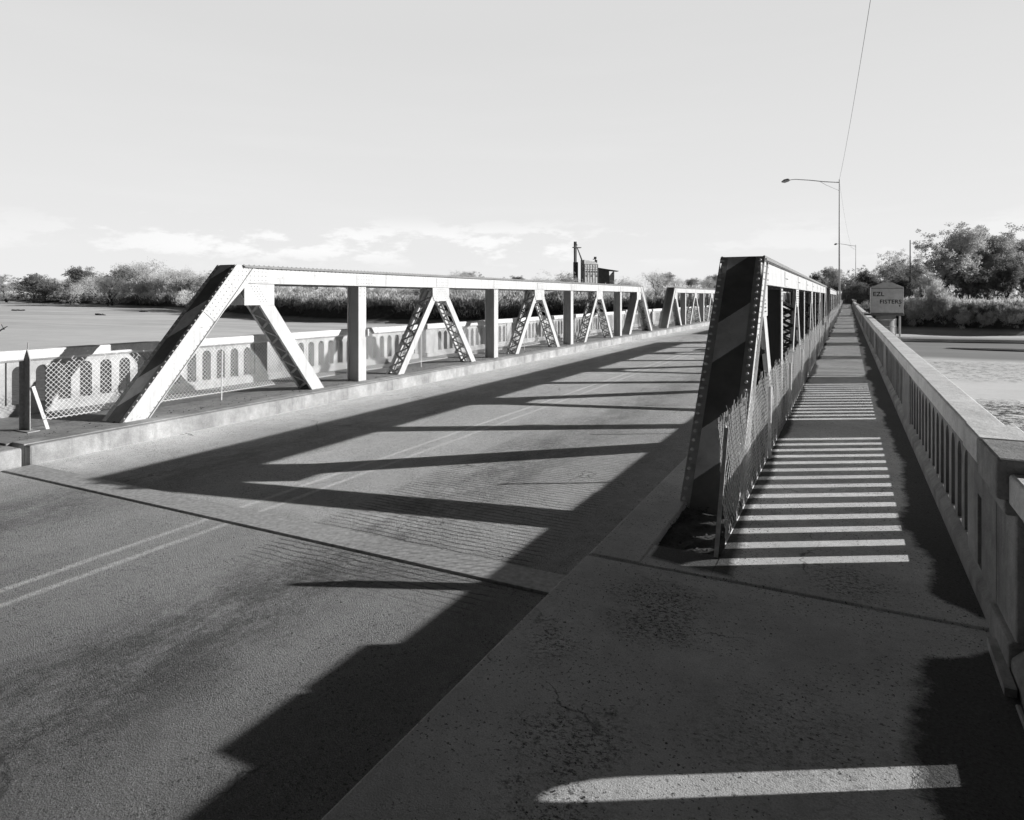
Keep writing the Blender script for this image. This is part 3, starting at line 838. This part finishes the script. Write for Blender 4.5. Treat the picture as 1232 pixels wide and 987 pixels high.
# ------------------------------------------------------------------ river gauge box on its pipe
gx, gy = 1.42, 30.9
root = empty('river_gauge_house', (gx, gy, -3.5), 'grey gabled metal box with spray-painted words on a round pipe outside the parapet', 'gauge box')
b = MB(); z0 = 1.20+3.5; z1 = 2.28+3.5; w = .58
b.add([(-w,-.42,z0),(w,-.42,z0),(w,-.42,z1),(.16,-.42,z1+.19),(-.16,-.42,z1+.19),(-w,-.42,z1),(-w,.42,z0),(w,.42,z0),(w,.42,z1),(.16,.42,z1+.19),(-.16,.42,z1+.19),(-w,.42,z1)],
      [(0,1,2,3,4,5),(11,10,9,8,7,6),(0,6,7,1),(1,7,8,2),(2,8,9,3),(3,9,10,4),(4,10,11,5),(5,11,6,0)])
bx = b.build('box', BOXM, root); bevel(bx, .012)
b = MB(); b.box(-w+.02, w-.02, -.435, -.421, z1-.06, z1-.045); b.box(-w+.01, w-.01, -.432, -.421, z0+.02, z0+.035); b.box(w-.16, w-.12, -.45, -.421, z0+.30, z0+.36); b.build('door_trim', DARK, bx)
b = MB(); b.box(-w-.22, w+.03, -.46, .46, z0-.07, z0-.003); b.build('base_plate', m_plain('gauge_plate', .16, .7), root)
b = MB(); b.tube([(-.02, 0, 0), (-.02, 0, z0-.07)], .36, 28); b.build('stilling_pipe', PIPE, root, smooth=True)
b = MB()
for q in range(16): b.tube([(-.02, 0, .25+q*.28), (-.02, 0, .29+q*.28)], .372, 28)
b.build('pipe_band', PIPE, root, smooth=True)
b = MB(); b.tube([(.47, -.05, 0), (.47, -.05, z0-.07)], .035, 8); b.build('conduit', PIPE, root)
b = MB(); b.box(.4, .95, -.3, .2, z0-.99, z0-.93); b.build('side_shelf', BOXM, root)
for txt, x, z, sz in (('EZL', -.50, z1-.36, .24), ('FISTERS', -.26, z1-.66, .22)):
    cu = bpy.data.curves.new('writing', 'FONT'); cu.body = txt; cu.size = sz; cu.extrude = .002; cu.offset = .004; cu.space_character = 1.05
    to = bpy.data.objects.new('tmp', cu); C.objects.link(to); bpy.context.view_layer.update()
    me = bpy.data.meshes.new_from_object(to.evaluated_get(bpy.context.evaluated_depsgraph_get()))
    bpy.data.objects.remove(to); me.materials.clear(); me.materials.append(INK)
    o = bpy.data.objects.new('painted_writing', me); C.objects.link(o); o.parent = bx
    o.location = (x, -.4245, z); o.rotation_euler = (R(90), 0, 0)

# ------------------------------------------------------------------ vegetation
def leafquad(vs, fs, p, size, rnd, up=0.0):
    a = Vector((rnd.gauss(0, 1), rnd.gauss(0, 1), rnd.gauss(0, 1)*(1-up)+up*2.2)).normalized()
    b = a.cross(Vector((rnd.gauss(0, 1), rnd.gauss(0, 1), rnd.gauss(0, 1)))).normalized()
    l = size*rnd.uniform(.6, 1.3); w = l*(.55 if up < .5 else .24)
    i = len(vs); vs += [p-b*w*.5, p+a*l*.45+b*w*.1-b*w*.4, p+a*l, p+a*l*.45+b*w*.5]; fs.append((i, i+1, i+2, i+3))
def tree_mesh(seed, H, Wd, leaf, n, mat, name, low=.15, up=0.0, fine=False):
    rnd = random.Random(seed); tk = MB(); tips = []
    def limb(p, d, l, r, dep):
        pts = [p]; q = p.copy()
        for i in range(4):
            d = (d + Vector((rnd.gauss(0, .16), rnd.gauss(0, .16), rnd.gauss(0, .1)+.06))).normalized(); q = q + d*l/4; pts.append(q.copy())
        tk.tube(pts, [r, r*.85, r*.7, r*.58, r*.42], 6 if dep < 2 else 4)
        tips.append(q.copy())
        if dep > 0: tips.append(pts[2].copy())
        if dep >= 3: return
        for k in range(rnd.choice((3, 4)) if dep == 0 else rnd.choice((2, 3))):
            a = rnd.uniform(0, 6.28); sp = rnd.uniform(.55, 1.15)
            nd = (d + Vector((math.cos(a)*sp, math.sin(a)*sp, rnd.uniform(-.1, .4)))).normalized()
            limb(pts[rnd.choice((2, 3, 4))], nd, l*rnd.uniform(.55, .8), r*.5, dep+1)
    limb(Vector((0, 0, -.3)), Vector((0, 0, 1)), H*.42, H*.028, 0)
    cl = []
    for t in tips:
        cl.append((t, rnd.uniform(.09, .17)*H))
    for _ in range(int(16)):
        a = rnd.uniform(0, 6.28); rr = rnd.uniform(.2, 1)**.6*Wd*.5; zz = H*rnd.uniform(low, .92)
        sh = math.sin(math.pi*min(1, max(0, (zz/H-low*.5)/(1.05-low*.5))))**.6
        cl.append((Vector((math.cos(a)*rr*sh, math.sin(a)*rr*sh, zz)), rnd.uniform(.08, .15)*H))
    if fine:
        big_ = cl; cl = []
        for c, r_ in big_:
            for _ in range(7):
                v = Vector((rnd.gauss(0, 1), rnd.gauss(0, 1), rnd.gauss(0, .9))).normalized()
                cl.append((c+v*r_*rnd.uniform(.5, 1.25), r_*rnd.uniform(.2, .42)))
    vs = []; fs = []
    for _ in range(n):
        c, r = rnd.choice(cl); v = Vector((rnd.gauss(0, 1), rnd.gauss(0, 1), rnd.gauss(0, .8))).normalized()*r*rnd.uniform(.35, 1.05)**.7
        p = c+v
        if p.z < .1: continue
        leafquad(vs, fs, p, leaf, rnd, up)
    zmax = max(v.z for v in vs); s = H/zmax
    m = MB(); m.v = [tuple(v*s) for v in vs]; m.f = fs
    tk.v = [(x*s, y*s, z*s) for x, y, z in tk.v]
    return tk, m
def proto_tree(name, seed, H, Wd, leaf, n, mat, low=.15, up=0.0, fine=False):
    tk, m = tree_mesh(seed, H, Wd, leaf, n, mat, name, low, up, fine)
    root = bpy.data.objects.new(name, None); C.objects.link(root)
    tk.build('trunk', BARK, root, smooth=True); m.build('crown', mat, root)
    return root
used = set()
def place(proto, x, y, s, rz, label, cat, group=None, z=None, sx=1):
    if proto not in used: used.add(proto); o = proto
    else: o = copy_tree(proto)
    o.location = (x, y, (gz(x, y)-.15) if z is None else z); o.scale = (s*sx, s*sx, s); o.rotation_euler = (0, 0, rz)
    tag(o, label, cat, group); return o
CT = [proto_tree('cottonwood_tree', 11+i, 13, 11, .30, 24000, LEAF1, .12, .15, True) for i in range(2)]
DT = [proto_tree('dark_tree', 31+i, 12, 12, .36, 17000, LEAF2, .03, 0.0, True) for i in range(2)]
LT = [proto_tree('riverside_tree', 71+i, 13, 12, .42, 7000, LEAF4, .05, .6, True) for i in range(2)]
TM = [proto_tree('tamarisk_shrub', 51+i, 6, 6, .5, 6000, LEAF3, .05, .75) for i in range(3)]
UV = (403.5, 790.0)
def at(u, D):   # world X, Y on the ray through photo column u at depth D
    lat = (u-616)*D/790; c, s = math.cos(R(27.06)), math.sin(R(27.06))
    return (c*lat - s*D, s*lat + c*D)
def zt(y, D): return 1.9 + (357-y)*D/790
rnd = random.Random(5)
# big trees beyond the right parapet: (proto, u, D, top y, label)
big = [
 (CT[0], 1128, 122, 268, 'broad sunlit tree just right of the grey gauge box'),
 (CT[1], 1187, 128, 262, 'tallest tree on the right bank, near the right edge'),
 (DT[0], 1165, 121, 300, 'dark low-crowned tree between the two tall trees on the right bank'),
 (CT[0], 1236, 124, 276, 'tall tree cut off by the right edge of the picture'),
 (DT[1], 1206, 118, 312, 'dark bushy tree in front of the tallest tree at the right'),
 (DT[0], 1090, 150, 318, 'dark tree showing behind and left of the gauge box top'),
 (CT[1], 1073, 190, 298, 'slim feathery tree above the gauge box'),
 (DT[1], 1050, 160, 322, 'dark tree at the far end of the walkway, left of the gauge box'),
 (DT[0], 1030, 175, 325, 'dark rounded tree straight beyond the end of the walkway'),
 (CT[0], 1000, 210, 320, 'grey-green tree behind the top of the right-hand truss'),
 (DT[1], 985, 240, 326, 'small rounded tree left of the tall lamp pole'),
 (DT[0], 1040, 215, 318, 'taller tree behind the distant street lamp'),
 (CT[1], 1100, 165, 300, 'tree behind the wooden pole on the right bank'),
 (CT[0], 1275, 140, 280, 'tree beyond the right edge of the frame'),
 (DT[0], 1021, 152, 340, 'dark bushy tree standing right at the vanishing end of the walkway'),
 (DT[1], 1006, 158, 338, 'dark bushy tree just left of the vanishing end of the walkway'),
 (DT[1], 1036, 150, 338, 'dark bushy tree just right of the vanishing end of the walkway'),
 (DT[1], 1245, 119, 325, 'low dark tree at the right edge of the bank'),
]
for i, (p, u, D, yt, lab) in enumerate(big):
    X, Y = at(u, D); H = zt(yt, D) - gz(X, Y)
    base = 13 if p in CT else 12
    place(p, X, Y, H/base, rnd.uniform(0, 6.2), lab, 'tree', None, sx=rnd.uniform(.95, 1.2))
# tamarisk shrubs at the foot of the right bank
for i, (u, yt) in enumerate([(1104,352),(1112,356),(1122,360),(1131,348),(1140,352),(1149,368),(1158,372),(1168,368),(1178,364),(1186,374),(1195,378),(1205,372),(1215,364),(1224,362),(1234,366),(1246,362),(1118,338),(1128,332),(1098,366),(1164,380),(1200,382)]):
    D = 70
    while D < 400:
        X, Y = at(u, D)
        if gz(X, Y) > -2.9 + (i % 3)*.9: break
        D += .3
    H = max(2.0, zt(yt, D)-gz(X, Y))
    place(TM[i % 3], X, Y, H/6, rnd.uniform(0, 6), 'pale feathery tamarisk shrub at the foot of the trees on the right bank', 'shrub', 'tamarisk shrubs on the right bank', sx=.8 if H > 4 else 1.1)
# left bank: shrubs and trees along the far shore
for i, (u, D, yt, kind) in enumerate([
 (8,620,329,2),(40,560,328,1),(55,540,330,1),(103,480,319,1),(118,430,326,0),(146,400,318,1),(160,400,316,0),(175,380,308,0),(188,390,318,0),(212,380,320,0),(230,360,324,0),(135,380,326,0),(200,370,322,0),(222,350,318,0),(243,340,325,0),
 (262,330,324,1),(85,420,334,0),(130,380,328,0),(188,360,322,0),(555,330,322,0),(572,340,325,1),(590,320,331,0),(612,400,331,1),(650,330,330,0),(668,350,323,0),(682,340,326,1),(700,330,334,0),(745,300,334,1),
 (760,290,330,0),(790,270,322,0),(800,280,326,1),(815,270,331,0),(835,290,333,1),(852,300,330,0),(866,300,328,1),(880,290,330,0),(900,290,330,1),(930,290,332,0),(960,290,334,1),(525,350,328,0),(495,360,332,1),(465,360,334,0),(430,360,333,1),(400,360,334,0),(370,360,333,1),(335,350,333,0),(300,350,332,1)]):
    X, Y = at(u, D); H = max(4, zt(yt, D)-gz(X, Y))
    pr_ = LT[i % 2] if kind == 0 else (DT[i % 2] if kind == 1 and u < 150 else CT[i % 2])
    base = 12 if pr_ in DT else 13
    place(pr_, X, Y, H/base, rnd.uniform(0, 6.2), 'distant bushy tree on the skyline beyond the left river bank' if u < 300 else 'distant tree on the skyline behind the silver truss',
          'tree', 'skyline trees beyond the left river bank' if u < 300 else 'skyline trees behind the silver truss', sx=rnd.uniform(1.1, 1.5))
def bank_shrub_row(n, u0, u1, off, yt0, yt1, seed, lab, grp, jit=8):
    rr = random.Random(seed)
    for i in range(n):
        u = u0 + (u1-u0)*(i+rr.uniform(.1, .9))/n
        # march outwards until the bank line is crossed
        D = 60
        while D < 1200:
            X, Y = at(u, D)
            if Y > bank_y(X)+off: break
            D *= 1.01
        D += rr.uniform(0, jit); X, Y = at(u, D); yt = yt0 + (yt1-yt0)*(u-u0)/(u1-u0) + rr.uniform(-4, 3)
        H = max(2, zt(yt, D)-gz(X, Y)); place(TM[i % 3], X, Y, H/6, rr.uniform(0, 6), lab, 'shrub', grp, sx=rr.uniform(1.1, 1.6))
bank_shrub_row(26, 20, 300, 8, 336, 330, 1, 'pale bushy shrub on the left river bank beyond the sand', 'shrubs along the left river bank', 25)
bank_shrub_row(34, 300, 860, 8, 343, 347, 2, 'pale shrub on the river bank seen below the silver top chord', 'shrubs on the bank behind the truss')

# dense low brush that carpets the far bank: stuff
def brush(name, mat, n, f, size, lab, seed, up=.8):
    rr = random.Random(seed); vs = []; fs = []
    while len(fs) < n:
        p, sz = f(rr)
        if p is None: continue
        for _ in range(5): leafquad(vs, fs, p+Vector((rr.gauss(0, .5), rr.gauss(0, .5), rr.gauss(0, .35))), sz*size, rr, up)
    m = MB(); m.v = [tuple(v) for v in vs]; m.f = fs; o = m.build(name, mat); tag(o, lab, 'brush', kind='stuff'); return o
def bank_pt(lo, hi, hmin, hmax, u0, u1):
    def f(rr):
        u = rr.uniform(u0, u1); D = 80
        while D < 1500:
            X, Y = at(u, D)
            if Y > bank_y(X)+1: break
            D *= 1.02
        D += rr.uniform(lo, hi)*(1+D/300); X, Y = at(u, D)
        h = rr.uniform(hmin, hmax)*(1+D/500)*(.7+.6*noise.noise((X*.12, Y*.12, 4)))
        g = gz(X, Y)
        if g < -3.2: return None, 0
        return Vector((X, Y, g+max(.1, h))), max(1, D/150)
    return f
brush('bank_brush', LEAF2, 18000, bank_pt(0, 2.2, 0, .9, -20, 900), .9, 'dark low brush covering the slope of the far river bank on the left', 1)
brush('bank_reeds', REED, 34000, bank_pt(1.6, 16, .3, 2.6, -20, 900), .9, 'pale dry reeds and brush on top of the far river bank on the left', 2)
brush('bank_brush', LEAF2, 5000, bank_pt(-.5, 1.2, 0, .5, 1040, 1260), .6, 'dark low brush on the river bank slope to the right of the bridge', 3)
brush('bank_reeds', REED, 12000, bank_pt(.4, 5, .1, .8, 1080, 1260), .7, 'pale dry brush along the top of the river bank to the right', 4)

def f_end(rr):
    X = rr.uniform(-14, 22); Y = rr.uniform(YE+2, YE+8)
    if -9.8 < X < -2: return None, 0
    return Vector((X, Y, gz(X, Y)+rr.uniform(0, 2.6))), 1
brush('bank_brush', LEAF2, 9000, f_end, .6, 'dark undergrowth around the far end of the bridge', 6)
# driftwood on the left sandbar
mb = MB(); X, Y = at(-2, 98); mb.tube([(X, Y, -3.4), (X+.9, Y, -3.0), (X+2.1, Y+.2, -2.5)], [.12, .1, .05], 6); mb.tube([(X+.9, Y, -3.0), (X+2.4, Y-.3, -2.9)], .06, 5); mb.tube([(X+1.4, Y, -2.8), (X+1.5, Y-.3, -2.2)], .05, 5)
tag(mb.build('driftwood', BARK), 'dark driftwood snag on the sandbar at the left edge', 'driftwood')
for (u, D, w_) in ((117, 190, 5.5), (24, 250, 9), (172, 230, 4)):
    X, Y = at(u, D); mb = MB()
    for q in range(7): mb.tube([(X+rnd.uniform(-w_, w_)*.6, Y+rnd.uniform(-.5, .5), -3.45), (X+rnd.uniform(-w_, w_)*.6, Y+rnd.uniform(-.5, .5), -3.2)], rnd.uniform(.15, .3), 6)
    tag(mb.build('driftwood', BARK), 'low dark drift debris lying on the dry river bed', 'driftwood', 'drift debris on the river bed')

# wooden utility pole in the right-hand trees
X, Y = at(1095, 134)
root = empty('utility_pole', (X, Y, gz(X, Y)), 'dark wooden utility pole standing at the left side of the sunlit bank trees', 'utility pole')
Hh = zt(289, 134)-gz(X, Y)
b = MB(); b.tube([(0, 0, 0), (0, 0, Hh)], [.15, .09], 8); b.build('pole', BARK, root, smooth=True)
# ------------------------------------------------------------------ grain elevator on the skyline
De = 400; ex, ey = at(705, De); k = De/790
ang = math.atan2(-(math.cos(R(27.06))*0), 1)
root = empty('grain_elevator', (ex, ey, 0), 'grain elevator with a tall dark leg tower above the skyline trees', 'grain elevator'); root.rotation_euler = (0, 0, R(27.06+28))
def U(u): return (u-705)*k/math.cos(R(28))
def Zt(y): return 1.9 + (357-y)*k
EM = m_plain('elevator_sheet_grey', .75, .6, .3, .6); EL = m_plain('elevator_white_tin', .85, .5, .1, .6); ED = m_plain('elevator_dark_steel', .14, .6)
b = MB(); b.box(U(690.2), U(692.6), -.6, .6, 0, Zt(291.5)); b.box(U(690), U(693.8), -1, 1, 0, Zt(316)); b.add([(U(690.2),-.6,Zt(291.5)),(U(694),-.6,Zt(296)),(U(690.2),-.6,Zt(296)),(U(690.2),.6,Zt(291.5)),(U(694),.6,Zt(296)),(U(690.2),.6,Zt(296))],[(0,2,1),(3,4,5),(0,1,4,3),(1,2,5,4)]); b.build('leg_tower', ED, root)
b = MB(); b.box(U(688.8), U(698), -1, 1, Zt(299), Zt(298)); b.build('platform', ED, root)
b = MB(); b.tube([(U(694), 0, Zt(299)), (U(696.5), 0, Zt(305)), (U(700), 0, Zt(314))], [.3, .35, .5], 8); b.build('spout', ED, root)
b = MB(); b.add([(U(697),-5,0),(U(714.5),-5,0),(U(714.5),-5,Zt(318)),(U(710),-5,Zt(315)),(U(697),-5,Zt(313.5)),(U(697),-1,0),(U(714.5),-1,0),(U(714.5),-1,Zt(318)),(U(710),-1,Zt(315)),(U(697),-1,Zt(313.5))],[(0,1,2,3,4),(9,8,7,6,5),(0,5,6,1),(1,6,7,2),(2,7,8,3),(3,8,9,4),(4,9,5,0)])
hb = b.build('bin_house', EM, root)
for r_, yy in enumerate((321.5, 327.5, 332.5)):
    for c_ in range(5):
        if r_ == 2 and c_ in (1, 3): continue
        u = 698.6+c_*3.3; b = MB(); b.box(U(u), U(u+1.5), -5.08, -5.01, Zt(yy+1), Zt(yy-1)); b.build('window', ED if r_ else EM, hb)
b = MB()
for c_ in range(6): b.box(U(697.3+c_*3.35), U(697.6+c_*3.35), -5.15, -5.01, 0, Zt(319))
for yy in (318.5, 324.5, 330): b.box(U(697), U(714.5), -5.2, -5.16, Zt(yy+.25), Zt(yy))
b.build('wall_rib', ED, hb)
b = MB(); b.tube([(U(717), 0, 0), (U(717), 0, Zt(318))], U(719.4)-U(717), 16); b.build('silo', EL, root, smooth=True)
b = MB(); b.tube([(U(717), 0, Zt(318)), (U(717), 0, Zt(309))], .35, 8); b.tube([(U(717), 0, Zt(311.5)), (U(717), 0, Zt(308.8))], .85, 8); b.beam((U(714), 0, Zt(312)), (U(717), 0, Zt(311)), .5, .4); b.tube([(U(718.2), 0, Zt(316)), (U(718.2), 0, Zt(312.5))], .7, 8); b.build('headhouse', ED, root)
D2 = 450; k = D2/790
ex2, ey2 = at(727, D2)
root = empty('metal_shed', (ex2, ey2, 0), 'dark corrugated shed with a sloping roof beside the grain elevator', 'shed'); root.rotation_euler = (0, 0, R(27.06))
def U2(u): return (u-727)*k
b = MB(); b.box(U2(719.5), U2(732), -4, 4, 0, Zt(325)); b.build('wall', m_plain('shed_dark', .3, .7, .3, .8), root)
b = MB(); b.add([(U2(732.02),-4,0),(U2(738),-4,0),(U2(738),-4,Zt(327)),(U2(732.02),-4,Zt(334)),(U2(732.02),4,0),(U2(738),4,0),(U2(738),4,Zt(327)),(U2(732.02),4,Zt(334))],[(0,1,2,3),(7,6,5,4),(0,4,5,1),(1,5,6,2),(2,6,7,3),(3,7,4,0)]); b.build('side_wall', EL, root)
b = MB(); b.add([(U2(719),-4.5,Zt(325)+.02),(U2(743),-4.5,Zt(327)),(U2(743),-4.5,Zt(326.4)),(U2(719),-4.5,Zt(322.6)),(U2(719),4.5,Zt(325)+.02),(U2(743),4.5,Zt(327)),(U2(743),4.5,Zt(326.4)),(U2(719),4.5,Zt(322.6))],[(0,1,2,3),(7,6,5,4),(0,4,5,1),(1,5,6,2),(2,6,7,3),(3,7,4,0)]); b.build('roof', m_plain('shed_roof', .2, .6), root)

# ------------------------------------------------------------------ light
EL_, AZ = R(19.1), R(30)         # azimuth from +X towards +Y
sd = Vector((math.cos(AZ)*math.cos(EL_), math.sin(AZ)*math.cos(EL_), math.sin(EL_)))
L = bpy.data.lights.new('sun', 'SUN'); L.energy = 5.0; L.angle = R(.5); L.color = (1, .995, .985)
lo = bpy.data.objects.new('sun', L); C.objects.link(lo); lo.rotation_euler = sd.to_track_quat('Z', 'Y').to_euler()
w = bpy.data.worlds.new('World'); S.world = w; w.use_nodes = True; nt = w.node_tree
bg = nt.nodes['Background']; N = nt.nodes.new; K = nt.links.new
sky = N('ShaderNodeTexSky'); sky.sky_type = 'NISHITA'; sky.sun_disc = False; sky.sun_elevation = EL_
sky.sun_rotation = math.pi/2 - AZ; sky.dust_density = 2.5; sky.altitude = 1300
# black-and-white film behind a red filter: take the red record of the sky
sep = N('ShaderNodeSeparateColor'); K(sky.outputs[0], sep.inputs[0])
tc = N('ShaderNodeTexCoord'); sx_ = N('ShaderNodeSeparateXYZ'); K(tc.outputs['Generated'], sx_.inputs[0])
def wm(op, a, b=None, c=None):
    x = N('ShaderNodeMath'); x.operation = op
    for i, q in enumerate((a, b, c)):
        if q is None: continue
        if isinstance(q, (int, float)): x.inputs[i].default_value = q
        else: K(q, x.inputs[i])
    return x.outputs[0]
def wr(v, a, b, c, d, smooth=True):
    x = N('ShaderNodeMapRange'); x.clamp = True
    if smooth: x.interpolation_type = 'SMOOTHSTEP'
    K(v, x.inputs[0])
    for i, q in enumerate((a, b, c, d)): x.inputs[i+1].default_value = q
    return x.outputs[0]
z = sx_.outputs[2]
haze = wr(z, 0, .36, .84, .71, False)            # bright hazy lower sky
dome = wr(z, .42, .48, 1, .018)                   # sky dimmed just above the view to cut ambient light
side = wm('ADD', wm('MULTIPLY', sx_.outputs[0], -.35), wm('MULTIPLY', sx_.outputs[1], .93))
lob = wr(side, .42, .68, .03, 1)  # sky also dimmed to either side of the view, deepening the shade
base = wm('MULTIPLY', wm('MULTIPLY', haze, dome), lob)
nis = wm('MULTIPLY', sep.outputs[0], .006)
base = wm('ADD', base, nis)
# low cumulus near the horizon and thin veils higher up
mp = N('ShaderNodeMapping'); mp.inputs['Scale'].default_value = (1, 1, 3.2); K(tc.outputs['Generated'], mp.inputs[0])
n1 = N('ShaderNodeTexNoise'); n1.inputs['Scale'].default_value = 7; n1.inputs['Detail'].default_value = 9; n1.inputs['Roughness'].default_value = .62; K(mp.outputs[0], n1.inputs['Vector'])
caz = wm('ADD', wm('MULTIPLY', sx_.outputs[0], -.63), wm('MULTIPLY', sx_.outputs[1], .777))
cmask = wr(caz, .90, .98, .3, 1)
cm = wm('MULTIPLY', wr(n1.outputs['Fac'], .485, .57, 0, 1), wm('MULTIPLY', cmask, wm('MULTIPLY', wr(z, .035, .07, 0, 1), wr(z, .085, .125, 1, 0))))
mp2 = N('ShaderNodeMapping'); mp2.inputs['Scale'].default_value = (1, 1, 9); K(tc.outputs['Generated'], mp2.inputs[0])
n2 = N('ShaderNodeTexNoise'); n2.inputs['Scale'].default_value = 2.2; n2.inputs['Detail'].default_value = 5; K(mp2.outputs[0], n2.inputs['Vector'])
veil = wm('MULTIPLY', wr(n2.outputs['Fac'], .45, .7, 0, 1), wr(z, .1, .5, .5, .1))
base = wm('ADD', base, wm('MULTIPLY', wm('MULTIPLY', cm, .15), lob))
base = wm('ADD', base, wm('MULTIPLY', wm('MULTIPLY', veil, .035), lob))
cc = N('ShaderNodeCombineColor')
for i in range(3): K(base, cc.inputs[i])
K(cc.outputs[0], bg.inputs[0]); bg.inputs[1].default_value = 1.0

# ------------------------------------------------------------------ camera
cam = bpy.data.cameras.new('camera'); co = bpy.data.objects.new('camera', cam); C.objects.link(co)
co.location = (0, 0, 1.9); co.rotation_euler = (R(90), 0, R(27.06))
cam.sensor_width = 36; cam.lens = 790/1232*36; cam.shift_y = -136.5/1232; cam.clip_end = 9000; cam.clip_start = .05
S.camera = co
S.view_settings.view_transform = 'Standard'; S.view_settings.look = 'None'; S.view_settings.exposure = 0
